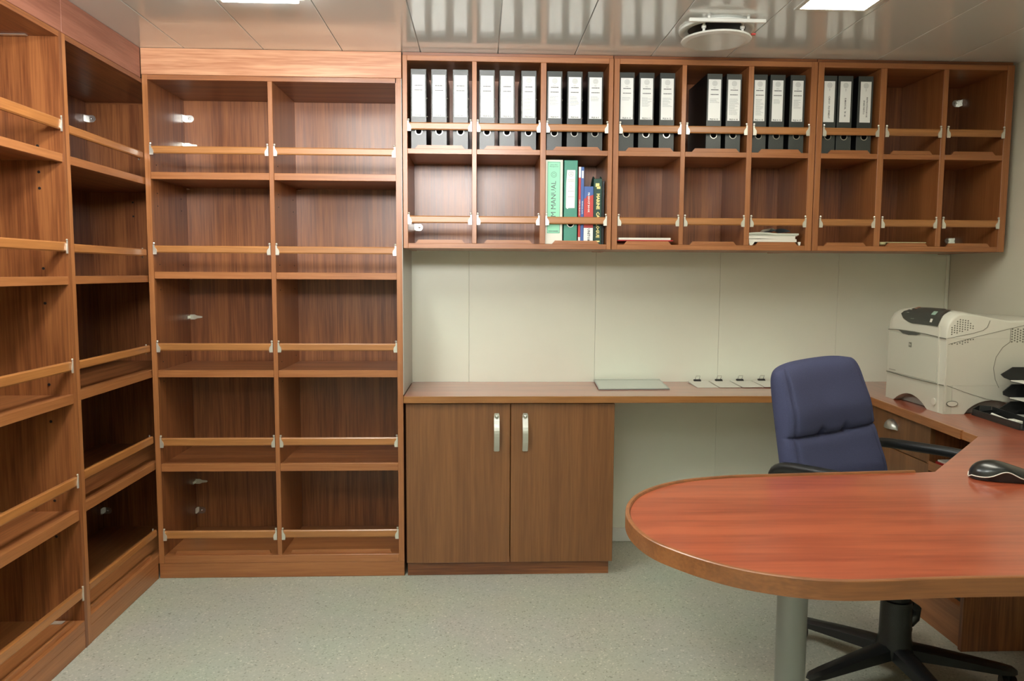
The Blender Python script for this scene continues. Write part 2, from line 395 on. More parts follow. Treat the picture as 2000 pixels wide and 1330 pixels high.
# ------------------------------------------------------------------ left-hand bookcases (faces right, +x)
LX = -.992
def side_case(y_far, y_near, yfar_front, label, shelf, rail, group=None):
    o = (LX-.2, (y_far+y_near)/2, 0)
    t = root('bookcase', o, label, 'bookcase')
    xb = -1.395
    MB(o).box(xb, LX-.0005, y_near, y_near+.020, .001, 1.9795).build('side_panel', EZ, t)
    MB(o).box(xb, LX-.0005 if yfar_front else LX-.008, y_far-.018, y_far, .001, 1.9795).build('side_panel', WX if not yfar_front else WZ, t)
    MB(o).box(xb, xb+.01, y_near+.0205, y_far-.0185, .062, 1.962).build('back_panel', WZ, t)
    MB(o).box(xb, LX, y_near+.0205, y_far-.0185, 1.9625, 1.979).build('top_panel', WY, t)
    ye = y_far-.0185
    yf = ye if yfar_front else -.3885
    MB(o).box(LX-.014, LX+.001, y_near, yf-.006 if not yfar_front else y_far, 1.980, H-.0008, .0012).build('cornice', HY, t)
    MB(o).box(xb+.011, LX-.0005, y_near+.0205, ye, .062, .095, .001).build('bottom_board', EY, t)
    MB(o).box(LX-.02, LX-.001, y_near, yf, .0005, .0615, .001).build('plinth', EY, t)
    for z0, z1 in shelf:
        MB(o).box(LX-.02, LX-.003, y_near+.0205, ye, z0, z1, .001).build('shelf', EY, t)
        MB(o).box(xb+.011, LX-.0205, y_near+.0205, ye, z0+.004, z1-.003).build('shelf', WY, t)
    for z0, z1 in rail: rail_y(t, o, y_near+.0207, yf-.004, LX-.007, z0, z1, hidden=not yfar_front)
    MB(o).prism([(y_near+.05, .0955), (yf-.03, .0955), (yf-.036, .111), (y_near+.056, .111)], LX-.024, LX-.014, 'x').build('retaining_strip', EY, t)
    return t, o
SH1 = [(1.579, 1.606), (1.200, 1.226), (.822, .852), (.449, .479)]
RL1 = [(1.676, 1.703), (1.301, 1.329), (.924, .952), (.557, .588), (.178, .206)]
t, o = side_case(-.006, -.945, False, 'tall empty wooden bookcase on the left, wedged into the room corner', SH1, RL1)
MB(o).box(-1.3845, LX-.03, -.0275, -.0245, .10, 1.955).build('end_lining', WZ, t)
for z in (1.893, .172): round_plate(t, o, -1.3845, -.028, z)
m = MB(o)
for zz in (1.60-.06, 1.48): m.tube([(-1.2, -.029, zz), (-1.2, -.0275, zz)], .004, 8)
m.build('pin_hole', BLKC, t, kind='stuff')
SH2 = [(1.581, 1.607), (1.199, 1.225), (.818, .848), (.434, .467)]
RL2 = [(1.680, 1.713), (1.303, 1.333), (.924, .955), (.549, .580), (.172, .206)]
t, o = side_case(-.9455, -1.90, True, 'tall empty wooden bookcase at the left edge, nearest the camera', SH2, RL2)
a = MB(o); a.prism([(-1.13, .0955), (-1.055, .0955), (-1.05, .0985), (-1.13, .0985)], -.992, -.972, 'y'); a.box(-1.13, -1.10, -1.03, -.9925, .0957, .0985)
a.build('fixing_plate', NICK, t)
a = MB(o); a.box(-1.16, -1.08, -.985, -.97, 1.9595, 1.962); a.build('fixing_plate', NICK, t)
m = MB(o)
for zz in (1.63, 1.55, 1.50, 1.25, 1.14, .88, .76, .50, .38):
    m.tube([(-1.07, -.9655, zz), (-1.07, -.9638, zz)], .0045, 8)
m.build('pin_hole', BLKC, t, kind='stuff')
t, o = side_case(-1.9005, -2.85, True, 'tall empty wooden bookcase beside the camera, out of view', SH2, RL2)

# ------------------------------------------------------------------ pigeonhole units
CY = -.405
ROWS = [(1.359, 1.705), (1.725, 2.058)]
UN = [(.006, .024, [(.275, .293), (.542, .564)], .809, .8265),
      (.8295, .851, [(1.098, 1.116), (1.362, 1.383)], 1.612, 1.6375),
      (1.6405, 1.664, [(1.893, 1.918), (2.148, 2.169)], 2.407, 2.436)]
UL = ['left pigeonhole wall unit, its top row and one lower hole holding binders',
      'middle pigeonhole wall unit with a gap in its row of black binders',
      'right pigeonhole wall unit, mostly empty, next to the right wall']
CELLS = []
for ui, (x0, xi0, dv, xi1, x1) in enumerate(UN):
    o = ((x0+x1)/2, -.2, 1.339)
    u = root('pigeonhole_unit', o, UL[ui], 'wall shelf', 'pigeonhole wall units')
    MB(o).box(x0, xi0, CY, -.001, 1.339, 2.078, .001).build('side_panel', EZ, u)
    MB(o).box(xi1, x1, CY, -.001, 1.339, 2.078, .001).build('side_panel', EZ, u)
    MB(o).box(xi0+.0003, xi1-.0003, CY, -.094, 2.058, 2.078, .001).build('top_panel', EX, u)
    MB(o).box(xi0+.0003, xi1-.0003, CY, -.094, 1.339, 1.359, .001).build('bottom_panel', EX, u)
    MB(o).box(xi0+.0003, xi1-.0003, -.104, -.095, 1.3595, 2.0575).build('back_panel', WZ, u)
    MB(o).box(x0, x1, CY+.012, CY+.03, 2.0785, H-.0008).build('top_filler', WX, u)
    xs = [xi0] + [q for d in dv for q in d] + [xi1]
    for d in dv: MB(o).box(d[0], d[1], CY, -.1045, 1.3593, 2.0577, .001).build('divider', EZ, u)
    for i in range(3):
        a, b = xs[2*i]+.0003, xs[2*i+1]-.0003
        MB(o).box(a, b, CY, -.1045, 1.705, 1.725, .001).build('shelf', EX, u)
        for zf, r0, r1 in ((1.725, 1.797, 1.825), (1.359, 1.438, 1.466)):
            rail_x(u, o, a, b, CY+.003, r0, r1)
            MB(o).prism([(a+.028, zf+.0003), (b-.028, zf+.0003), (b-.040, zf+.014), (a+.040, zf+.014)], CY+.004, CY+.013, 'y').build('retaining_strip', EX, u)
        CELLS.append((a, b))
    if ui == 0: round_plate(u, o, xi0+.0004, -.1045, 1.437, .035, .03)
    if ui == 2:
        round_plate(u, o, xi1-.0004, -.1045, 1.993, .035, .03, -1); round_plate(u, o, xi1-.0004, -.1045, 1.396, .035, .026, -1)

# ------------------------------------------------------------------ lever arch binders
def dashes(m, x0, x1, z, h, y, seed, ragged=True):
    rd = random.Random(seed); x = x0
    end = x0 + (x1-x0)*(rd.uniform(.55, 1) if ragged else 1)
    while x < end-.001:
        l = min(rd.uniform(.002, .0065), end-x); m.box(x, x+l, y-.0002, y, z, z+h); x += l+.0008
BH, BW, BD = .306, .060, .272
def binder(xc, n, labelled=None, kind='lines', seed=0):
    """spine front centre at local origin (x=0, y=0), standing on z=0"""
    zf = 1.7255; y = -.386
    t = root('lever_arch_binder', (xc, y, zf), labelled, 'binder', 'black lever arch binders'); hw = BW/2
    m = MB(); m.box(-hw, hw, 0, .003, 0, BH, .0008); m.build('spine', BLK, t)
    m = MB(); m.box(-hw, -hw+.0025, .0032, BD, 0, BH); m.build('cover', BLKS, t)
    m = MB(); m.box(hw-.0025, hw, .0032, BD, 0, BH); m.build('cover', BLKS, t)
    m = MB(); m.box(-hw+.004, hw-.012, .03, BD-.008, .006, BH-.012); m.build('paper_block', PWH, t)
    m = MB()
    for zz in (.128, .198):
        for yy in (.014,): m.tube([(hw, yy, zz), (hw+.003, yy, zz)], .0035, 8)
    m.build('rivet', CHROME, t)
    zc = .0685
    m = MB().ring_y((0, zc), .0115, .0142, -.0018, -.0001, 24); m.build('finger_ring', CHROME, t)
    m = MB().lathe([(0, 0), (.0104, 0), (.0104, .0006), (0, .0006)], (0, 0, 0), 20)
    for v in m.bm.verts: v.co = Vector((v.co.x, -v.co.z-.0001, v.co.y+zc))
    m.build('finger_hole', HOLE, t)
    lw = .0245 if n < 15 else .0215
    zl0, zl1 = .125, .284
    lab = MB().box(-lw, lw, -.0012, -.0001, zl0, zl1).build('spine_label', PAPER, t)
    yy = -.0014
    g = MB()
    g.ring_y((0, zl1-.0155), .0085, .0098, yy-.0001, yy, 20)
    g.ring_y((0, zl1-.0155), .0052, .0062, yy-.0001, yy, 16)
    for k in (-1, 0, 1): g.box(-.0045, .0045, yy-.0001, yy, zl1-.0162+k*.003, zl1-.0152+k*.003)
    if kind == 'lines':
        rd = random.Random(seed)
        for k in range(rd.choice([3, 4, 8, 12, 14, 16])): dashes(g, -lw+.006, lw-.004, zl1-.076-k*.0046, .0014, yy, seed*31+k)
    g.build('emblem_and_notes', INKG, lab, kind='stuff')
    g = MB()
    U, V = (1, 0, 0), (0, 0, 1)
    if kind == 'lines':
        g.text('M.V.', .0055, (0, yy, zl1-.033), U, V)
        dashes(g, -.015, .015, zl1-.042, .0032, yy, seed+5, False)
        dashes(g, -.016, .016, zl1-.060, .0030, yy, seed+9, False)
        g.text('FILE A %d' % n, .0086, (0, yy, zl0+.0045), U, V, .0002)
    else:
        D, Wd = (0, 0, -1), (1, 0, 0)
        g.text('M.V.', .0055, (0, yy, zl1-.034), D, Wd)
        if len(kind) == 1: g.text(kind[0], .0092, (0, yy, (zl0+zl1)/2-.022), D, Wd, .0002)
        else:
            g.text(kind[0], .0082, (.006, yy, (zl0+zl1)/2-.020), D, Wd, .0002)
            g.text(kind[1], .0082, (-.006, yy, (zl0+zl1)/2-.020), D, Wd, .0002)
    g.build('lettering', INK, lab, norm=False, kind='stuff')
    return t
def px2x(px, y=-.386):       # column of the photograph -> x on the plane of the spines (z = 1.87)
    d = Fv + R2*(px-1000)/f_px - U2*(180-665)/f_px
    return .3097 + d.x*(y+3.4375)/d.y
BPX = [(803, 832), (843, 872), (885, 914), (936.6, 966), (976, 1005), (1018, 1047.6), (1069, 1097.6), (1108.4, 1137), (1149, 1177),
       (1210, 1239), (1248.6, 1277.5), (1289, 1318), (1381.7, 1409.8), (1419.6, 1448), (1469, 1497), (1505, 1533), (1544.5, 1572),
       (1603.5, 1630), (1638, 1665), (1678, 1704)]
ORD = ['first', 'second', 'third', 'fourth', 'fifth', 'sixth', 'seventh']
cellof = [0, 0, 0, 1, 1, 1, 2, 2, 2, 3, 3, 3, 4, 4, 5, 5, 5, 6, 6, 6]
posin = [('left', 'middle', 'right')[i % 3] for i in range(12)] + ['left', 'right', 'left', 'middle', 'right', 'left', 'middle', 'right']
VERT = {17: ['CARGO  EQUIPMENT'], 18: ['E-MANUAL  78  80'], 19: ['INSTRUCTION BOOK', 'SPARE PARTS 2']}
for i, (a, b) in enumerate(BPX):
    ca, cb = CELLS[cellof[i]]
    xc = max(ca+BW/2+.001, min(cb-BW/2-.003, (px2x(a)+px2x(b))/2))
    txt = 'with vertical title, ' if i in VERT else ('marked FILE A %d, ' % (i+1))
    binder(xc, i+1, 'black lever arch binder %s%s one in %s top-row pigeonhole from left' % (txt, posin[i], ORD[cellof[i]]),
           VERT.get(i, 'lines'), seed=i*7+3)

# ------------------------------------------------------------------ books in the third lower pigeonhole
zb = 1.3595
def place(name, x0, x1, y, label, cat, group=None):
    t = root(name, ((x0+x1)/2, y, zb), label, cat, group); return t, ((x0+x1)/2, y, zb)
D, Wd = (0, 0, -1), (1, 0, 0)
UPR, UPW = (0, 0, 1), (-1, 0, 0)
# cream binder with mint label
x0, x1 = .5655, .634; yb = -.388
t, o = place('binder', x0, x1, yb, 'cream binder with mint green spine label reading MANUAL', 'binder')
MB(o).box(x0, x1, yb, yb+.004, zb, 1.690, .001).build('spine', CREAM, t)
MB(o).box(x0, x0+.003, yb+.0042, yb+.27, zb, 1.690).build('cover', CREAM, t)
MB(o).box(x1-.003, x1, yb+.0042, yb+.27, zb, 1.690).build('cover', CREAM, t)
MB(o).box(x0+.006, x1-.01, yb+.02, yb+.26, zb+.004, 1.678).build('paper_block', PWH, t)
lx0, lx1, lz0, lz1 = x0+.007, x1-.010, 1.402, 1.683
lab = MB(o).box(lx0, lx1, yb-.0012, yb-.0001, lz0, lz1).build('spine_label', MINT, t)
g = MB(o); yy = yb-.0014; xm = (lx0+lx1)/2
for q in ((lx0+.001, lx0+.002, lz0+.002, lz1-.002), (lx1-.002, lx1-.001, lz0+.002, lz1-.002), (lx0+.001, lx1-.001, lz0+.002, lz0+.003), (lx0+.001, lx1-.001, lz1-.003, lz1-.002)):
    g.box(q[0], q[1], yy-.0001, yy, q[2], q[3])
g.text('ISM MANUAL', .0275, (xm, yy, 1.527), UPR, UPW)
g.text('Safety Man\nManagement', .0065, (xm, yy, 1.667), (1, 0, 0), (0, 0, 1))
g.ring_y((xm, 1.632), .010, .0112, yy-.0001, yy, 20); g.ring_y((xm, 1.632), .005, .006, yy-.0001, yy, 16)
dashes(g, lx0+.006, lx1-.006, lz0+.007, .003, yy, 4, False)
g.build('lettering', INK, lab, norm=False, kind='stuff')
# green lever arch binder
x0, x1 = .640, .693; yb = -.386
t, o = place('lever_arch_binder', x0, x1, yb, 'green lever arch binder with torn white label beside the cream binder', 'binder')
MB(o).box(x0, x1, yb, yb+.003, zb, 1.689, .001).build('spine', GREEN, t)
MB(o).box(x0, x0+.0025, yb+.0032, yb+.27, zb, 1.689).build('cover', GREEN, t)
MB(o).box(x1-.0025, x1, yb+.0032, yb+.27, zb, 1.689).build('cover', GREEN, t)
MB(o).box(x0+.005, x1-.01, yb+.02, yb+.26, zb+.004, 1.675).build('paper_block', PWH, t)
xm = (x0+x1)/2
MB(o).ring_y((xm, 1.440), .0115, .0145, yb-.0018, yb-.0001, 24).build('finger_ring', CHROME, t)
m = MB(o).ring_y((xm, 1.440), .0005, .0114, yb-.0008, yb-.0001, 20).build('finger_hole', HOLE, t)
lab = MB(o).prism([(xm-.019, 1.504), (xm-.013, 1.498), (xm-.008, 1.502), (xm+.016, 1.502), (xm+.017, 1.651), (xm-.0155, 1.651), (xm-.016, 1.640), (xm-.0185, 1.600)], yb-.0012, yb-.0001, 'y').build('spine_label', PAPER, t)
g = MB(o); yy = yb-.0014
g.ring_y((xm, 1.636), .009, .0105, yy-.0001, yy, 20)
for k in (-1, 0, 1): g.box(xm-.006, xm+.006, yy-.0001, yy, 1.6355+k*.004, 1.637+k*.004)
for k, z in enumerate((1.612, 1.606, 1.567, 1.545)): dashes(g, xm-.012, xm+.013, z, .002, yy, k+50, False)
g.ring_y((xm, 1.585), .005, .006, yy-.0001, yy, 6)
g.build('lettering', INKG, lab, kind='stuff')
# thin red pamphlet, thin blue pamphlet
for x0, x1, top, mat, lb, tx in ((.6975, .7065, 1.665, RED, 'thin red pamphlet with white spine ends in the lower pigeonhole', 'CHEMICAL PRODUCTS'),
                                 (.7070, .7190, 1.664, BLUE, 'thin blue pamphlet standing beside the thin red one', 'TECHNICAL DATA')):
    t, o = place('pamphlet', x0, x1, -.385, lb, 'booklet', 'thin pamphlets in the lower pigeonhole')
    MB(o).box(x0, x1, -.385, -.175, zb, top, .0008).build('cover', mat, t)
    if mat is RED:
        MB(o).box(x0+.0002, x1-.0002, -.3856, -.3851, 1.622, top-.001).build('spine_band', PAPER, t)
        MB(o).box(x0+.0002, x1-.0002, -.3856, -.3851, zb+.001, 1.388).build('spine_band', PAPER, t)
    else:
        MB(o).box(x0+.003, x1-.002, -.3856, -.3851, 1.620, 1.649).build('spine_band', PAPER, t)
    MB(o).text(tx, .0062, ((x0+x1)/2, -.3857, 1.505), D, Wd, .0001).build('lettering', PAPER, t, norm=False, kind='stuff')
# product book
x0, x1 = .7195, .7575; yb = -.385
t, o = place('product_book', x0, x1, yb, 'short blue and red book with white lower spine, open-ended on the shelf', 'book')
MB(o).box(x0, x1, yb, -.2, zb, 1.588, .001).build('cover', BLUE, t)
MB(o).prism([(x0+.0005, 1.425), (x1-.0005, 1.425), (x1-.0005, 1.555), (x0+.018, 1.549), (x0+.012, 1.552), (x0+.008, 1.541), (x0+.0005, 1.540)], yb-.0005, yb-.0001, 'y').build('spine_red', RED, t)
MB(o).box(x0+.0005, x1-.0005, yb-.0005, yb-.0001, zb+.0005, 1.4245).build('spine_white', PAPER, t)
MB(o).text('PRODUCT BOOK', .0100, ((x0+x1)/2, yb-.0007, 1.525), D, Wd, .0003).build('lettering', PAPER, t, norm=False, kind='stuff')
MB(o).text('UNITOR', .0135, ((x0+x1)/2+.001, yb-.0007, 1.3965), D, Wd, .0005).build('lettering', INK, t, norm=False, kind='stuff')
# dark green ring binder with gold title
x0, x1 = .7600, .7930; yb = -.372
t, o = place('ring_binder', x0, x1, yb, 'dark green binder with gold vertical title at the right of the books', 'binder')
m = MB(o); m.box(x0, x1, yb, yb+.004, zb, 1.620, .001); m.build('spine', DGREEN, t)
m = MB(o); m.prism([(yb+.0045, zb), (yb+.0045, 1.620), (yb+.03, 1.632), (yb+.055, 1.625), (yb+.13, 1.575), (yb+.2, 1.575), (yb+.2, zb)], x0, x0+.004, 'x'); m.build('cover', DGREEN, t)
m = MB(o); m.prism([(yb+.0045, zb), (yb+.0045, 1.620), (yb+.03, 1.632), (yb+.055, 1.625), (yb+.13, 1.575), (yb+.2, 1.575), (yb+.2, zb)], x1-.004, x1, 'x'); m.build('cover', DGREEN, t)
g = MB(o); xm = (x0+x1)/2; yy = yb-.0003
g.box(xm-.009, xm+.006, yy-.0002, yy, 1.588, 1.602); g.box(xm-.004, xm+.010, yy-.0002, yy, 1.580, 1.590); g.box(xm-.008, xm+.010, yy-.0002, yy, 1.369, 1.375)
g.text('MARINE  CATALOGUE', .0175, (xm+.001, yy, 1.474), D, Wd, .0008)
g.build('lettering', GOLD, t, norm=False, kind='stuff')
x0, x1 = .7945, .8045
t, o = place('dark_book', x0, x1, -.36, 'thin dark book pressed against the right side of the pigeonhole', 'book')
m = MB(o); m.box(x0, x1, -.36, -.356, zb, 1.612, .0008); m.box(x0, x0+.0015, -.3558, -.18, zb, 1.612); m.box(x1-.0015, x1, -.3558, -.18, zb, 1.612); m.build('cover', BLKS, t)
MB(o).box(x0+.002, x1-.002, -.355, -.185, zb+.003, 1.608).build('paper_block', PWH, t)

# ------------------------------------------------------------------ papers lying in the lower pigeonholes
def sheet_pile(name, x0, x1, y0, y1, z, layers, label, cat, lift=None):
    cx = (x0+x1)/2; t = root(name, (cx, (y0+y1)/2, z), label, cat); o = (cx, (y0+y1)/2, z); zz = z
    for nm, th, mat, dx0, dx1, wav in layers:
        n = 14
        top = []; bot = []
        for k in range(n+1):
            u = k/n; x = x0+dx0+(x1+dx1-x0-dx0)*u
            h = wav*math.sin(u*PI*1.6+.4)
            bot.append((x, zz+max(0, h))); top.append((x, zz+th+max(0, h)))
        MB(o).prism(bot+top[::-1], y0, y1, 'y').build(nm, mat, t); zz += th+abs(wav)*.2+.0002
    return t
ca, cb = CELLS[3]
t = sheet_pile('folder', ca+.004, cb-.022, -.392, -.15, zb+.0145, [('folder_cover', .004, DRED, 0, .004, 0), ('paper_stack', .0085, PWH, .004, -.006, 0), ], 'red folder with a stack of white paper on top, lying flat', 'folder')
ca, cb = CELLS[5]
t = sheet_pile('magazine_pile', ca+.004, cb-.03, -.390, -.17, zb+.0145,
    [('booklet', .011, PWH, .002, .002, 0), ('booklet', .012, PWH, 0, -.004, .002), ('booklet', .003, PGR, .002, .004, .003), ('booklet', .007, PGR, 0, .01, .004)], 'untidy pile of white booklets and papers lying in a pigeonhole', 'papers')
o = ((ca+cb)/2, -.28, zb+.0145)
m = MB(t.location)
m.grid(lambda u, v: (1.46+.075*u+.03, -.37+.12*v, zb+.058+.010*math.sin(u*PI)+.001), 12, 2)
m.grid(lambda u, v: (1.46+.075*u+.03, -.37+.12*v, zb+.057+.010*math.sin(u*PI)), 12, 2); m.build('curled_leaflet', PBLU, t)
m = MB(t.location).grid(lambda u, v: (1.455+.03*u+.02, -.372+.1*v, zb+.0595+.011*math.sin(u*PI)), 8, 2); m.build('curled_leaflet', PWH, t)
for xx in (ca+.002, cb-.0265):
    MB(t.location).prism([(xx, zb+.0145), (xx+.024 if xx < (ca+cb)/2 else xx+.012, zb+.0145), (xx+(.014 if xx < (ca+cb)/2 else .009), zb+.0006), (xx+.003, zb+.0006)], -.400, -.393, 'y').build('drooping_corner', PWH, t)
ca, cb = CELLS[7]
t = root('plastic_sleeve', ((ca+cb)/2, -.3, zb+.0146), 'pale yellowish plastic sleeve lying flat in the second-last lower pigeonhole', 'sleeve'); o = t.location
MB(o).box(ca+.004, cb-.03, -.392, -.15, zb+.0148, zb+.0175).build('sheet', YEL, t)
MB(o).lathe([(0, -.006), (.013, -.005), (.017, 0), (.013, .004), (0, .005)], (ca+.020, -.382, zb+.011), 14).build('clip_end', YEL, t, True)

# ------------------------------------------------------------------ cupboard under the counter
DY = -.410
o = (.43, -.2, 0)
cb_ = root('cupboard', o, 'low two-door wooden cupboard under the left end of the counter', 'cupboard')
MB(o).box(.010, .030, DY+.021, -.002, .062, .7235).build('side_panel', WZ, cb_)
MB(o).box(.834, .853, DY+.021, -.002, .062, .7235).build('side_panel', EZ, cb_)
MB(o).box(.0305, .8335, DY+.021, -.002, .0625, .080).build('bottom_panel', WX, cb_)
MB(o).box(.0305, .8335, DY+.025, -.002, .705, .7235).build('top_panel', WX, cb_)
MB(o).box(.0305, .8335, -.012, -.002, .081, .704).build('back_panel', WZ, cb_)
MB(o).box(.012, .842, DY+.028, DY+.046, .0005, .0615).build('plinth', WX, cb_)
for x0, x1, hx in ((.0105, .4295, .375), (.4325, .853, .490)):
    d = MB(o).box(x0, x1, DY, DY+.0205, .062, .7205, .0015).build('door', DZ, cb_)
    m = MB(o); n = 12; w2 = .011
    def hp(u, top):
        z = .676-.148*u; b = .004+.022*math.sin(PI*min(1, max(0, (u-.12)/.86)))**.8
        return (z, DY-b-(0.003 if top else 0))
    for k in range(n):
        (za, ya), (zc, yc) = hp(k/n, False), hp((k+1)/n, False)
        (zA, yA), (zC, yC) = hp(k/n, True), hp((k+1)/n, True)
        v = [m.bm.verts.new(m.P(p)) for p in [(hx-w2, ya, za), (hx+w2, ya, za), (hx+w2, yc, zc), (hx-w2, yc, zc), (hx-w2, yA, zA), (hx+w2, yA, zA), (hx+w2, yC, zC), (hx-w2, yC, zC)]]
        for q in [(0,3,2,1),(4,5,6,7),(0,1,5,4),(1,2,6,5),(2,3,7,6),(3,0,4,7)]: m.bm.faces.new([v[i] for i in q])
    m.box(hx-.009, hx+.009, DY-.005, DY-.0002, .672, .681); m.box(hx-.009, hx+.009, DY-.006, DY-.0002, .526, .533)
    bmesh.ops.remove_doubles(m.bm, verts=m.bm.verts, dist=.00002)
    h = m.build('handle', ALU, d)
    m = MB(o).tube([(hx, DY-.006, .668), (hx, DY-.014, .668)], .0072, 16); m.tube([(hx, DY-.014, .668), (hx, DY-.016, .668)], [.006, .0035], 16)
    m.build('push_button', CHROME, h, True)

# ------------------------------------------------------------------ counter, right-hand run and peninsula desk (one continuous worktop)
ZT = .75
o = (1.2, -1.2, .725)
wt = root('worktop', o, 'red-brown laminate worktop wrapping from the back counter round to the peninsula desk', 'desk')
# outline of the front edge
inner = [(.0035, -.428), (1.893, -.428), (1.84, -1.19), (1.455, -1.600), (1.40, -1.598)]
endpts = []
# rounded nose of the peninsula measured from the photograph
nose = [(1.40, -1.598), (1.017, -1.628), (.939, -1.633), (.898, -1.641), (.809, -1.664), (.731, -1.708), (.662, -1.777), (.624, -1.852), (.605, -1.925), (.603, -2.01), (.622, -2.09), (.658, -2.145), (.70, -2.195), (.75, -2.236), (.823, -2.269), (.885, -2.281), (.952, -2.281), (1.057, -2.273), (1.195, -2.271), (2.458, -2.271)]
def smooth(pts, it=2):
    for _ in range(it):
        q = [pts[0]]
        for a, b in zip(pts, pts[1:]):
            q.append((a[0]*.75+b[0]*.25, a[1]*.75+b[1]*.25)); q.append((a[0]*.25+b[0]*.75, a[1]*.25+b[1]*.75))
        q.append(pts[-1]); pts = q
    return pts
nose_s = smooth(nose)
def offset(pts, d):
    out = []
    for i, p in enumerate(pts):
        a = Vector(pts[max(i-1, 0)]); b = Vector(pts[min(i+1, len(pts)-1)]); t_ = (b-a).normalized()
        out.append((p[0]-t_.y*d, p[1]+t_.x*d))
    return out
core = offset(nose_s, .010)   # to the left of travel = inside
outer = nose_s
# check orientation: travel is anticlockwise round the nose, inside lies to the left
pen = [(.0035, -.002), (.0035, -.418), (1.883, -.418)]
MB(o).box(.0035, 1.8925, -.418, -.0015, .7255, ZT).build('counter_top', LAM, wt)
MB(o).prism([(1.8930, -.0015), (1.8930, -.428), (1.84, -1.19), (2.0, -1.19), (2.459, -1.19), (2.459, -.0015)], .7255, ZT, 'z').build('side_top', LAMY, wt)
poly = [(2.459, -1.1905), (1.8405, -1.1905), (1.455, -1.600)] + [p for p in core]
MB(o).prism(poly, .7255, ZT, 'z').build('peninsula_top', LAM, wt, label='peninsula desk section with a rounded free end')
# edge band of the peninsula, standing slightly proud as a low fiddle
m = MB(o)
secs = []
for p, q in zip(outer, core):
    P_, Q_ = Vector(p), Vector(q); q2 = P_.lerp(Q_, .96)
    secs.append([(P_.x, P_.y, .722), (P_.x, P_.y, .7535), (P_.lerp(Q_, .15).x, P_.lerp(Q_, .15).y, .7550), (P_.lerp(Q_, .75).x, P_.lerp(Q_, .75).y, .7550), (q2.x, q2.y, .7520), (q2.x, q2.y, .722)])
V_ = [[m.bm.verts.new(m.P(p)) for p in s_] for s_ in secs]
for A, B in zip(V_, V_[1:]):
    for k in range(6): m.bm.faces.new([A[k], A[(k+1) % 6], B[(k+1) % 6], B[k]])
m.bm.faces.new(V_[0][::-1]); m.bm.faces.new(V_[-1])
m.build('edge_band', BANDM, wt, True)
MB(o).box(.0035, 1.8925, -.428, -.4182, .7245, .7515, .0012).build('edge_band', wood('counter_edge_wood', 'x', (.26, .105, .026), (.36, .155, .042), coat=.3), wt)
m = MB(o); a = Vector((1.893, -.429)); b = Vector((1.8455, -1.11)); nn = Vector((-(b-a).y, (b-a).x)).normalized()
if nn.x > 0: nn = -nn
m.prism([tuple(a), tuple(b), tuple(b+nn*.009), tuple(a+nn*.009)], .7235, .7525, 'z'); m.build('edge_band', EY, wt)
m = MB(o); a = Vector((1.8455, -1.1105)); b = Vector((1.840, -1.19)); 
m.prism([tuple(a), tuple(b), tuple(b+nn*.003), tuple(a+nn*.003)], .7235, .7500, 'z'); m.build('edge_band', EY, wt)
# table leg
t = root('desk_leg', (.960, -1.93, 0), 'round silver-grey metal leg under the rounded end of the desk', 'table leg')
MB().lathe([(0, .0005), (.040, .0005), (.040, .010), (.0305, .016), (.0305, .7245), (0, .7245)], (0, 0, 0), 40).build('tube', GREYL, t, True)
bpy.data.objects[t.name].location = (.960, -1.93, 0)

# ------------------------------------------------------------------ drawer cabinet along the right wall
o = (2.18, -.75, 0)
dc = root('drawer_cabinet', o, 'wooden cabinet with drawers and an open shelf under the right-hand worktop', 'cabinet')
CX = 1.902
MB(o).box(CX+.02, 2.44, -.435, -.417, .001, .7235).build('side_panel', WZ, dc)
MB(o).box(CX, 2.44, -1.078, -1.060, .001, .7235).build('side_panel', WZ, dc)
MB(o).box(CX+.001, 2.42, -.846, -.830, .130, .7235).build('divider', WZ, dc)
MB(o).box(2.42, 2.44, -1.0595, -.4355, .001, .7235).build('back_panel', WZ, dc)
MB(o).box(CX+.012, CX+.03, -1.0595, -.4355, .0005, .1245).build('plinth', EY, dc)
MB(o).box(CX+.004, 2.4195, -1.0595, -.4355, .125, .1425).build('bottom_panel', EY, dc)
MB(o).box(CX+.002, 2.4195, -1.0595, -.8465, .555, .575).build('shelf', EY, dc)
MB(o).box(CX-.004, CX-.0005, -1.058, -.848, .5555, .588).build('retaining_strip', EY, dc)
d = MB(o).box(CX-.001, CX+.018, -.8465, -.419, .578, .7225, .0015).build('drawer', DZ, dc)
m = MB(o); n = 14
# cup pull: half-dome opening downwards
cyh, czh = -.598, .655
def cup(u, v):
    a = PI*u; ph = PI/2*v
    return (CX-.0015-.024*math.cos(ph)*math.sin(a)**.5 if False else CX-.0015-.026*math.sin(a)*math.sin(ph), cyh+.040*math.cos(a)*math.sin(ph) if True else 0, czh+.036*math.cos(ph))
m.grid(cup, 16, 8)
m.box(CX-.004, CX-.0012, cyh-.040, cyh+.040, czh-.003, czh+.003)
m.build('cup_handle', ALU, d, 'all')
m = MB(o).tube([(CX-.0012, -.462, .66), (CX-.016, -.462, .66)], [.006, .010], 12); m.build('knob', CHROME, d, True)
MB(o).box(CX-.001, CX+.018, -.8465, -.419, .145, .5745, .0015).build('door', DZ, dc)
t = root('folder', (2.05, -.95, .5755), 'red folder lying on the open shelf under the right-hand worktop', 'folder'); oo = (2.05, -.95, .5755)
MB(oo).box(CX+.015, 2.20, -1.045, -.858, .5757, .590, .001).build('folder_cover', DRED, t)
MB(oo).box(CX+.02, 2.19, -1.04, -.863, .5903, .596).build('paper_stack', PWH, t)
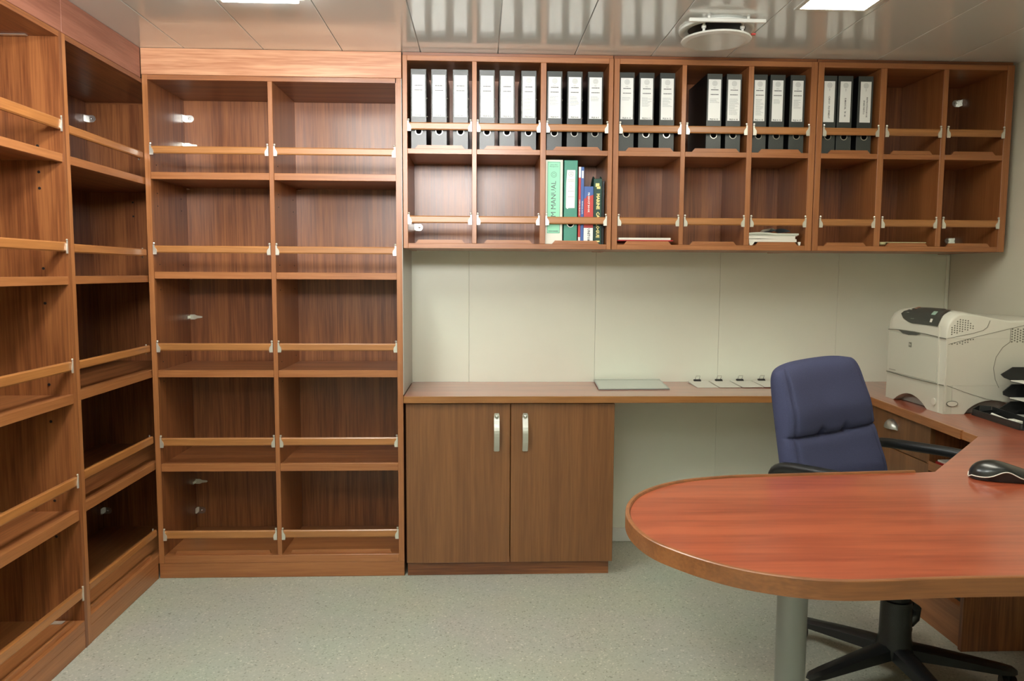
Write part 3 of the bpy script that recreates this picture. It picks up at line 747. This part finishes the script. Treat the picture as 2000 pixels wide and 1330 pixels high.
for k, (y0, y1) in enumerate(((-.925, -.862), (-.990, -.930), (-1.052, -.995))):
    t = root('binder', (2.05, (y0+y1)/2, .143), 'dark binder on the cabinet floor below the red folder, %s of three' % ('farthest', 'middle', 'nearest')[k], 'binder', 'dark binders in the low cabinet'); oo = (2.05, (y0+y1)/2, .143)
    MB(oo).box(CX+.03, CX+.033, y0, y1, .143, .46, .0008).build('spine', BLK, t)
    MB(oo).box(CX+.0332, 2.20, y0, y0+.003, .143, .46).build('cover', BLKS, t); MB(oo).box(CX+.0332, 2.20, y1-.003, y1, .143, .46).build('cover', BLKS, t)
    MB(oo).box(CX+.05, 2.19, y0+.006, y1-.006, .148, .45).build('paper_block', PWH, t)

# ------------------------------------------------------------------ papers on the counter
ZC = .7502
t = root('document_sleeve', (.965, -.13, ZC), 'clear plastic document sleeve with dark edges lying on the counter', 'sleeve'); o = (.965, -.13, ZC)
pts = [(.812, -.250), (1.119, -.240), (1.128, -.020), (.826, -.014)]
m = MB(o)
def quad_slab(m, P4, th):
    v = [m.bm.verts.new(m.P(p)) for p in P4] + [m.bm.verts.new(m.P((p[0], p[1], p[2]+th))) for p in P4]
    for q in [(0,3,2,1),(4,5,6,7),(0,1,5,4),(1,2,6,5),(2,3,7,6),(3,0,4,7)]: m.bm.faces.new([v[i] for i in q])
quad_slab(m, [(*pts[0], ZC+.0003), (*pts[1], ZC+.0003), (*pts[2], ZC+.006), (*pts[3], ZC+.006)], .0035); m.build('backing_board', GREYL, t)
m = MB(o); ins = [(.818, -.246), (1.113, -.236), (1.122, -.024), (.832, -.018)]
quad_slab(m, [(*ins[0], ZC+.0040), (*ins[1], ZC+.0040), (*ins[2], ZC+.0098), (*ins[3], ZC+.0098)], .0006); m.build('paper', plain('pale_green_paper', (.80, .84, .74), .3, coat=.5), t)
m = MB(o); quad_slab(m, [(*pts[0], ZC+.0052), (*pts[1], ZC+.0052), (*pts[2], ZC+.0115), (*pts[3], ZC+.0115)], .0008); m.build('clear_cover', GLS, t)
m = MB(o); m.tube([(pts[3][0], pts[3][1], ZC+.013), (pts[2][0], pts[2][1], ZC+.013)], .0035, 8); m.build('rolled_edge', PGR, t, True)
for k in range(5):
    xc = 1.300+k*.099; rot = random.uniform(-.012, .012); zk = ZC+.0004+k*.0009
    t = root('clipped_papers', (xc, -.10, zk), 'clipped white papers on the counter, %s packet from the left of five' % ORD[k], 'papers', 'clipped paper packets on the counter', rz=rot)
    m = MB(); q = [(-.047, -.095, 0), (.047, -.092, 0), (.047, .078, .0), (-.047, .078, .0)]
    quad_slab(m, [(a, b, c_) for a, b, c_ in q], .0008); m.build('sheet', PWH, t)
    m = MB(); quad_slab(m, [(a*.985, b+.004, .0009+.004*(b > 0)) for a, b, c_ in q], .0006); m.build('sheet', PWH, t)
    m = MB(); m.prism([(.060, .0), (.086, .0), (.084, .012), (.080, .013)], -.016, .016, 'x'); m.build('bulldog_clip', BLKC, t)
    m = MB(); m.tube([(-.009, .082, .011), (-.009, .066, .030), (.009, .066, .030), (.009, .082, .011)], .0011, 6); m.build('clip_wire', CHROME, t, True)

# ------------------------------------------------------------------ printer
PX, PY0, PY1 = 1.955, -.823, -.440
o = (2.17, -.63, ZT)
pr = root('laser_printer', o, 'large cream laser printer on the corner of the worktop', 'printer')
def top_profile(f):   # f 0 at the flank, 1 in the middle
    return [(PX, 1.022), (PX, 1.058+.002*f), (PX+.004, 1.072+.004*f), (PX+.016, 1.092+.012*f), (PX+.036, 1.105+.014*f), (PX+.055, 1.109+.012*f), (PX+.105, 1.104+.010*f), (PX+.175, 1.092+.006*f), (PX+.235, 1.082), (PX+.285, 1.087), (PX+.36, 1.090), (PX+.445, 1.088), (PX+.46, 1.075), (PX+.46, 1.022)]
stations = [(PY0, 0, .006), (PY0+.0015, 0, .0025), (PY0+.006, 0, 0), (PY0+.03, .35, 0), (PY0+.08, .8, 0), ((PY0+PY1)/2, 1, 0), (PY1-.08, .8, 0), (PY1-.03, .35, 0), (PY1-.006, 0, 0), (PY1-.0015, 0, .0025), (PY1, 0, .006)]
m = MB(o); secs = []
for y, f_, dr in stations:
    secs.append([m.bm.verts.new(m.P((x_+(dr if x_ < PX+.2 else -dr)*(z_ > 1.03), y, z_-dr*(z_ > 1.03)))) for x_, z_ in top_profile(f_)])
for A, B in zip(secs, secs[1:]):
    for k in range(len(A)-1): m.bm.faces.new([A[k], A[k+1], B[k+1], B[k]])
    m.bm.faces.new([A[-1], A[0], B[0], B[-1]])
m.bm.faces.new(secs[0]); m.bm.faces.new(secs[-1][::-1])
m.build('top_housing', PRN, pr, True)
# body between tray and top
MB(o).box(PX, PX+.46, PY0, PY1, .8532, 1.0218, .0004).build('body', PRN, pr)
fr = MB(o).box(PX-.003, PX-.0003, PY0+.045, PY1-.004, .858, 1.018, .001).build('front_door', PRNF, pr)
m = MB(o)
for zz in (.972, .982): pass
m.box(PX-.0042, PX-.0031, -.612, -.594, .970, .988); m.build('maker_badge', PRNG, fr)
g = MB(o); g.text('hp', .013, (PX-.0045, -.603, .980), (0, -1, 0), (0, 0, 1), .0003)
g.build('badge_lettering', PRN, fr, norm=False, kind='stuff')
g = MB(o)
for k in range(6): g.box(PX-.0034, PX-.0031, -.462-k*.008-.006, -.462-k*.008, .867, .8695)
g.build('lettering', PRNG, fr, norm=False, kind='stuff')
# corner column trim
m = MB(o)
m.prism([(PY0+.040, 1.062), (PY0+.046, 1.062), (PY0+.026, .752), (PY0+.021, .752)], PX-.0055, PX-.0003, 'x'); m.build('corner_ridge', PRN, pr)
m = MB(o)
m.prism([(PX+.004, .76), (PX+.010, .76), (PX+.006, 1.02), (PX+.002, 1.02)], PY0-.002, PY0-.0003, 'y'); m.build('corner_ridge', PRN, pr)
# tray base with arched cut-outs
def arch(y): 
    u = (y-(-.503))/(-.722+.503)
    return .0 if u <= 0 or u >= 1 else .040*math.sin(PI*u)**.75
m = MB(o); n = 40
low = [(PY0+(PY1-PY0)*k/n, .7505+arch(PY0+(PY1-PY0)*k/n)) for k in range(n+1)]
m.prism(low+[(PY1, .853), (PY0, .853)], PX, PX+.03, 'x'); m.build('tray_front', PRNF, pr, True)
MB(o).box(PX+.0305, PX+.45, PY0+.02, PY1-.02, .7515, .853).build('tray_core', plain('printer_inner', (.30, .28, .24), .6), pr)
m = MB(o)
def arch2(x):
    u = (x-2.035)/(.20); return 0 if u <= 0 or u >= 1 else .05*math.sin(PI*u)**.6
n = 36; low = [(PX+.031+(.429)*k/n, .7505+arch2(PX+.031+.429*k/n)) for k in range(n+1)]
m.prism(low+[(PX+.46, .853), (PX+.031, .853)], PY0, PY0+.019, 'y'); m.build('tray_side', PRN, pr, True)
MB(o).box(PX+.031, PX+.46, PY1-.019, PY1, .7505, .853).build('tray_side', PRN, pr)
# oval boss on the side, round boss on the front
m = MB(o)
for rr, dd in ((1.0, .0008),):
    n = 24; ring = [(1.987+.022*math.cos(2*PI*k/n), .788+.011*math.sin(2*PI*k/n)) for k in range(n)]
    m.prism(ring, PY0-.0012, PY0-.0002, 'y')
m.build('side_boss', PRNG, pr)
m = MB(o); ring = [(1.987+.018*math.cos(2*PI*k/24), .788+.0085*math.sin(2*PI*k/24)) for k in range(24)]; m.prism(ring, PY0-.004, PY0-.0013, 'y'); m.build('side_boss', PRN, pr)
m = MB(o); ring = [(-.769+.013*math.cos(2*PI*k/20), .787+.013*math.sin(2*PI*k/20)) for k in range(20)]; m.prism(ring, PX-.003, PX-.0003, 'x'); m.build('front_boss', PRN, pr)
# seams
m = MB(o)
def seam_y(pts):   # on the flank facing the camera
    for a, b in zip(pts, pts[1:]):
        A, B = Vector(a), Vector(b); d_ = (B-A).normalized(); p_ = Vector((-d_.y, d_.x))*.0007
        m.prism([tuple(A+p_), tuple(B+p_), tuple(B-p_), tuple(A-p_)], PY0-.0008, PY0-.0001, 'y')
def seam_x(pts):
    for a, b in zip(pts, pts[1:]):
        A, B = Vector(a), Vector(b); d_ = (B-A).normalized(); p_ = Vector((-d_.y, d_.x))*.0010
        m.prism([tuple(A+p_), tuple(B+p_), tuple(B-p_), tuple(A-p_)], PX-.0040, PX-.0002, 'x')
seam_y([(PX+.001, 1.021), (2.05, 1.040), (2.085, 1.050), (2.10, 1.062), (2.108, 1.085)])
seam_y([(PX+.006, 1.000), (2.06, 1.027), (2.19, 1.058), (2.24, 1.070), (2.30, 1.078)])
seam_y([(PX+.006, 1.018), (PX+.005, .855)])
seam_y([(PX+.005, .855), (2.03, .830), (2.10, .808), (2.15, .797), (2.22, .790)])
seam_y([(2.186, 1.057), (2.186, 1.009), (2.16, .990), (2.138, .955), (2.131, .915), (2.140, .875), (2.155, .845)])
seam_x([(PY0+.002, 1.020), (-.70, 1.027), (-.62, 1.030), (-.50, 1.030), (PY1-.002, 1.026)])
seam_x([(PY0+.002, .854), (-.70, .853), (-.60, .853), (-.50, .855), (PY1-.002, .857)])
m.build('seam', PRNG, pr)
m = MB(o); m.prism([(-.52, 1.029), (-.56, 1.0285), (-.62, 1.028), (-.67, 1.026), (-.64, 1.018), (-.59, 1.015), (-.55, 1.018)], PX-.0048, PX-.0042, 'x'); m.build('finger_slot', PANL, pr)
# control panel on the sloping front of the top
def slope(y, s_, d_=0):
    tp = top_profile(1 if abs(y+.63) < .1 else .8)
    segs = tp[1:6]; ks = s_*(len(segs)-1); i_ = min(int(ks), len(segs)-2); f_ = ks-i_
    a, b = Vector(segs[i_]), Vector(segs[i_+1]); p = a.lerp(b, f_); nrm = Vector((-(b-a).y, (b-a).x)).normalized()
    if nrm.x > 0: nrm = -nrm
    p = p + nrm*(.0020+d_); return (p.x, y, p.y)
m = MB(o)
def eye(u, v):   # u across, v up: pointed on the left, blunt on the right
    y = -.505-.265*u; lo = .42*(1-min(1, u*2.6))**1.5; hi = .42+.50*min(1, u*2.0)**.7
    return slope(y, lo+(hi-lo)*v)
m.grid(eye, 24, 8); 
pn = m.build('control_panel', PANL, pr, 'all', norm=True)
def pad(name, mat, y, s0, s1, wd):
    m = MB(o); q = [slope(y-wd/2, s0, .0006), slope(y+wd/2, s0, .0006), slope(y+wd/2, s1, .0006), slope(y-wd/2, s1, .0006)]
    v = [m.bm.verts.new(m.P(p)) for p in q]; m.bm.faces.new(v); m.build(name, mat, pn)
pad('display', plain('lcd_grey', (.16, .18, .15), .2), -.598, .25, .72, .022)
pad('button', plain('orange_lens', (.75, .30, .14), .3), -.575, .66, .85, .018)
pad('button', PGR, -.55, .45, .62, .016); pad('button', plain('green_lens', (.30, .45, .36), .3), -.715, .45, .6, .026); pad('button', PWH, -.72, .18, .32, .014)
# ventilation holes
def vents(x0, x1, fz0, fz1, stepx=.0095, stepz=.0080, r=.0026):
    m = MB(o); k = 0; x_ = x0
    while x_ < x1:
        z_ = fz0(x_) + (stepz/2 if k % 2 else 0)
        while z_ < fz1(x_):
            ring = [(x_+r*math.cos(PI/3*j), z_+r*math.sin(PI/3*j)) for j in range(6)]; m.prism(ring, PY0-.0006, PY0-.0001, 'y'); z_ += stepz
        x_ += stepx; k += 1
    m.build('vent_holes', PRNG, pr, kind='stuff')
vents(1.972, 2.062, lambda x: 1.034+(x-1.965)*.28, lambda x: min(1.052+(x-1.965)*1.3, 1.087-(x-2.03)*.9 if x > 2.03 else 1.09))
vents(1.975, 2.068, lambda x: 1.000+(x-1.965)*.27-.013*(1-abs(x-2.02)/.05), lambda x: 1.001+(x-1.965)*.27)
vents(2.192, 2.34, lambda x: 1.010, lambda x: 1.058, .010, .009, .003)

# ------------------------------------------------------------------ letter trays
for k in range(3):
    z = .752+.0605*k; lift = .052
    t = root('letter_tray', (2.285, -.985, z), 'black plastic letter tray, %s of the stack beside the printer' % ('bottom', 'middle', 'top')[k], 'letter tray', 'stacked letter trays'); o = (2.285, -.985, z)
    x0, x1, y0, y1 = 2.140, 2.450, -1.13, -.865
    MB(o).box(x0+.025, x1, y0, y1, z, z+.003).build('tray_floor', BLKP, t)
    for yy in (y0, y1-.004):
        MB(o).prism([(x0-.012+.012*(k == 1), z+.026), (x0+.03, z+.052), (x1, z+.052), (x1, z+.0032), (x0+.03, z+.0032), (x0+.002, z+.014)], yy, yy+.004, 'y').build('tray_side', BLKP, t)
    MB(o).box(x1-.004, x1, y0+.0045, y1-.0045, z+.0032, z+.052).build('tray_back', BLKP, t)
    if k < 3:
        for yy in (y0, y1-.008): MB(o).box(x1-.06, x1-.045, yy, yy+.008, z+.0522, z+.0603).build('riser', BLKP, t)
for k in range(3):
    z = .752+.0605*k
    t = root('paper_sheets', (2.29, -.99, z+.0035), 'white papers lying in the %s letter tray' % ('bottom', 'middle', 'top')[k], 'papers', 'papers in the letter trays'); o = (2.29, -.99, z+.0035)
    MB(o).box(2.16, 2.44, -1.12, -.875, z+.0035, z+.007).build('sheets', PWH, t)

# ------------------------------------------------------------------ pen tray in front of the letter trays
o = (2.10, -.96, ZT)
t = root('pen_tray', o, 'black plastic desk tray with compartments beside the letter trays', 'pen tray')
m = MB(o); out = [(2.034, -1.10), (2.043, -1.112), (2.112, -1.10), (2.116, -.850), (2.085, -.828), (2.052, -.836)]
m.prism(out, ZT+.0006, ZT+.004, 'z'); m.build('tray_floor', BLKP, t)
def wall_line(a, b, h0, h1, th=.004):
    m = MB(o); A, B = Vector(a), Vector(b); d_ = (B-A).normalized(); p_ = Vector((-d_.y, d_.x))*th/2
    v = []
    for P_, h in ((A, h0), (B, h1)):
        for sg in (1, -1): v += [(P_.x+sg*p_.x, P_.y+sg*p_.y, ZT+.0042), (P_.x+sg*p_.x, P_.y+sg*p_.y, ZT+h)]
    V = [m.bm.verts.new(m.P(q)) for q in v]
    for q in [(0, 2, 3, 1), (4, 5, 7, 6), (0, 1, 5, 4), (2, 6, 7, 3), (0, 4, 6, 2), (1, 3, 7, 5)]: m.bm.faces.new([V[i] for i in q])
    m.build('tray_wall', BLKP, t)
wall_line((2.038, -1.10), (2.055, -.838), .022, .022); wall_line((2.057, -.837), (2.082, -.831), .024, .034)
wall_line((2.085, -.831), (2.112, -.852), .034, .034); wall_line((2.113, -.857), (2.112, -1.094), .034, .022)
wall_line((2.045, -1.105), (2.108, -1.10), .022, .022); wall_line((2.056, -.90), (2.110, -.90), .020, .020)
wall_line((2.060, -.865), (2.108, -.865), .020, .024)
t = root('pen', (2.060, -1.0, ZT+.012), 'white ballpoint pen resting in the black desk tray', 'pen'); o = (2.060, -1.0, ZT+.012)
MB(o).tube([(2.072, -.915, ZT+.018), (2.056, -1.04, ZT+.013)], .0045, 10).build('barrel', PWH, t, True)
MB(o).tube([(2.056, -1.0403, ZT+.013), (2.0545, -1.053, ZT+.0125)], [.0044, .001], 10).build('tip', CHROME, t, True)
MB(o).tube([(2.0722, -.9147, ZT+.018), (2.0733, -.907, ZT+.0183)], [.003, .0025], 8).build('push_button', BLKC, t, True)
t = root('eraser', (2.09, -1.0, ZT+.0045), 'small cream eraser lying in the black desk tray', 'eraser'); o = (2.09, -1.0, ZT+.0045)
MB(o).box(2.078, 2.100, -1.03, -.985, ZT+.0046, ZT+.0155, .002).build('block', CREAM, t)

# ------------------------------------------------------------------ mouse
mo = root('computer_mouse', (1.578, -1.676, ZT), 'glossy black computer mouse with a silver trim line on the desk', 'mouse', rz=math.radians(-22))
# local x: from palm end (left, -x) to button end (+x)
L2, W2 = .074, .036
def half_w(u): return W2*(1-.18*u)*max(0, 1-abs(u)**3.2)**.5 + .0005
def top_h(u): return .045*(max(0, 1-((u+.30)/.78)**2)**.5 if u < -.30 else (1-.60*((u+.30)/1.30)**1.25))*max(0, 1-abs(u)**16)**.5
def belt(u): return .008+.017*math.exp(-((u+.02)/.36)**2)
def shell(lo):
    def fn(a, b):
        u = -1+2*a*.9999+.00005; ph = PI*b; w_ = half_w(u)
        y = w_*math.cos(ph)
        if lo: return (u*L2, y*(.94 if b in (0, 1) else .9), .0012 if b not in (0, 1) else min(belt(u), top_h(u)*.8)) if False else (u*L2, y, .001)
        bt = min(belt(u), top_h(u)*.72)
        z = bt+(top_h(u)-bt)*math.sin(ph)**.8
        return (u*L2, y, z+.0012)
    return fn
MB().grid(shell(False), 40, 20).build('shell', GLOSSB, mo, 'all')
m = MB()
def skirt(side):
    def fn(a, b):
        u = -1+2*a*.9999+.00005; bt = min(belt(u), top_h(u)*.72)
        return (u*L2, side*half_w(u)*(.90+.10*b), .0012+bt*b)
    return fn
m.grid(skirt(-1), 40, 4); m.grid(skirt(1), 40, 4); m.build('base', BLKP, mo, 'all')
m = MB()
for sd in (-1, 1):
    pth = []
    for k in range(41):
        u = -1+2*k/40*.998+.001; bt = min(belt(u), top_h(u)*.72); pth.append((u*L2, sd*(half_w(u)+.0002), bt+.0014))
    m.tube(pth, .0014, 6)
m.build('silver_trim', PWH, mo, True)
m = MB().tube([(.030, -.003, .0255), (.030, .003, .0255)], .007, 14); m.build('scroll_wheel', BLKP, mo, True)

# ------------------------------------------------------------------ office chair
ch = root('office_chair', (1.59, -1.225, 0), 'navy blue fabric office chair with black arms behind the desk', 'office chair')
fa = math.radians(-59); nx, ny = math.cos(fa), math.sin(fa); ex, ey = -ny, nx   # n = facing, e = towards the far arm
sh = -.088
def CL(a, b, z): return (nx*a+ex*(b+sh), ny*a+ey*(b+sh), z)   # a forward, b sideways
def back(u, v):
    # closed cushion, u around, v up
    pass
def cushion(side):
    def fn(a, b):
        u = -1+2*a; v = b
        hw = .252*(1-.20*v**1.5)
        cr = 1-.16*max(0, abs(2*v-1.0)-.72)**1.5/.148*1.0     # rounded corners
        if v > .5: cr = max(0, 1-((v-.5)/.5)**18)**.35 if v < 1 else 0
        else: cr = max(0, 1-((.5-v)/.5)**9)**.35 if v > 0 else 0
        cr = .80+.20*cr
        x = u*hw*cr - .020*v
        skew = .010*u*max(0, v-.5)*2
        zz = .475+.500*v - .010*abs(u)**4*(v > .5)*((v-.5)*2)**2 + skew
        edge = (max(0, 1-abs(u)**5)**.5)*(max(0, 1-abs(2*v-1)**9)**.5)
        th = .052*edge
        if side > 0:
            for vs, dp in ((.545, .020), (.155, .020)):
                dv = v-vs-.02*abs(u)
                tuft = math.exp(-((abs(u)-.27)/.07)**2)
                th -= edge*(.012*math.exp(-(dv/.007)**2)+.008*math.exp(-(dv/.03)**2))
                th -= edge*tuft*.016*math.exp(-(max(0, dv)/.040)**2-(min(0, dv)/.012)**2)
                th += .012*math.exp(-((v-vs-.17)/.10)**2)*edge
                th -= .006*math.exp(-((abs(u)-.86)/.018)**2)*edge
        rec = -.155-.115*v-.015*math.cos(PI*v)*0+.03*u*u
        return CL(rec+side*th, x, zz)
    return fn
m = MB(); m.grid(cushion(1), 72, 150); m.grid(cushion(-1), 72, 150)
bmesh.ops.remove_doubles(m.bm, verts=m.bm.verts, dist=.0004)
m.build('backrest', FAB, ch, 'all')
def seat(side):
    def fn(a, b):
        u = -1+2*a; v = -1+2*b
        k = 1-.10*(u*u*v*v)
        e_ = (max(0, 1-abs(u)**6)**.5)*(max(0, 1-abs(v)**6)**.5)
        return CL(.03+.24*v*k, .25*u*k, .445+(.045*e_ if side > 0 else -.035*e_)-.02*max(0, v)**3)
    return fn
m = MB(); m.grid(seat(1), 24, 24); m.grid(seat(-1), 24, 24); bmesh.ops.remove_doubles(m.bm, verts=m.bm.verts, dist=.0004)
m.build('seat', FAB, ch, 'all')
for sd in (-1, 1):
    b_ = .282*sd
    path = [CL(-0.125, b_*.8, .50), CL(-0.175, b_, .58), CL(-0.190, b_, .655), CL(-0.155, b_, .683), CL(-0.055, b_, .690), CL(0.045, b_, .694), CL(0.115, b_, .690), CL(0.170, b_, .665), CL(0.200, b_, .61), CL(0.195, b_, .53), CL(0.155, b_, .45), CL(0.125, b_*.8, .425)]
    if sd > 0: path = [tuple(Vector(p)-Vector((nx, ny, 0))*(.055 if k < 4 else 0)) for k, p in enumerate(path)]
    path = [tuple(p) for p in path]
    def sm(p3, it=2):
        for _ in range(it):
            q = [p3[0]]
            for a, b in zip(p3, p3[1:]):
                a, b = Vector(a), Vector(b); q += [a.lerp(b, .25), a.lerp(b, .75)]
            q.append(p3[-1]); p3 = q
        return p3
    MB().tube(sm(path), .0165, 12).build('armrest', BLKP, ch, True)
MB().prism([(p[0], p[1]) for p in (CL(-.12, -.10, 0), CL(.14, -.10, 0), CL(.14, .10, 0), CL(-.12, .10, 0))], .385, .408, 'z').build('seat_plate', BLKC, ch)
p0, p1, p2 = CL(-.10, 0, .395), CL(-.25, 0, .42), CL(-.235, 0, .60)
MB().tube(sm([p0, p1, p2]), .018, 10).build('back_bracket', BLKC, ch, True)
MB().tube([(.0, .0, .30), (sh*ex*.5, sh*ey*.5, .387)], .022, 16).build('gas_lift', BLKC, ch, True)
MB().lathe([(0, .075), (.052, .075), (.056, .10), (.046, .135), (.045, .24), (.043, .25), (.035, .252), (.034, .305), (0, .305)], (0, 0, 0), 28).build('column', BLKP, ch, True)
MB().tube([(.045, .0, .17), (.062, .01, .185), (.066, .01, .215), (.045, .0, .235)], [.012, .018, .018, .01], 10).build('adjuster_knob', BLKP, ch, True)
for k in range(5):
    a = math.radians(-17+72*k); dx, dy = math.cos(a), math.sin(a)
    m = MB(); secs = []
    for r_, w_, zt, zb_ in ((.02, .030, .118, .075), (.10, .027, .110, .070), (.20, .024, .097, .064), (.29, .021, .084, .058), (.325, .017, .078, .058), (.337, .008, .070, .060)):
        secs.append([m.bm.verts.new((dx*r_-dy*s_, dy*r_+dx*s_, z_)) for s_, z_ in ((-w_, zb_), (-w_, zt-.010), (-w_*.5, zt), (w_*.5, zt), (w_, zt-.010), (w_, zb_))])
    for A, B in zip(secs, secs[1:]):
        for j in range(6): m.bm.faces.new([A[j], A[(j+1) % 6], B[(j+1) % 6], B[j]])
    m.bm.faces.new(secs[0][::-1]); m.bm.faces.new(secs[-1])
    leg = m.build('base_arm', BLKP, ch, True)
    cx_, cy_ = dx*.315, dy*.315
    m = MB()
    for sg in (-1, 1):
        ox, oy = dx*.012*sg, dy*.012*sg
        m.tube([(cx_+ox-dx*.007, cy_+oy-dy*.007, .0255), (cx_+ox+dx*.007, cy_+oy+dy*.007, .0255)], .025, 16)
    m.tube([(cx_, cy_, .03), (cx_, cy_, .060)], .006, 8)
    m.build('caster', BLKC, leg, True)
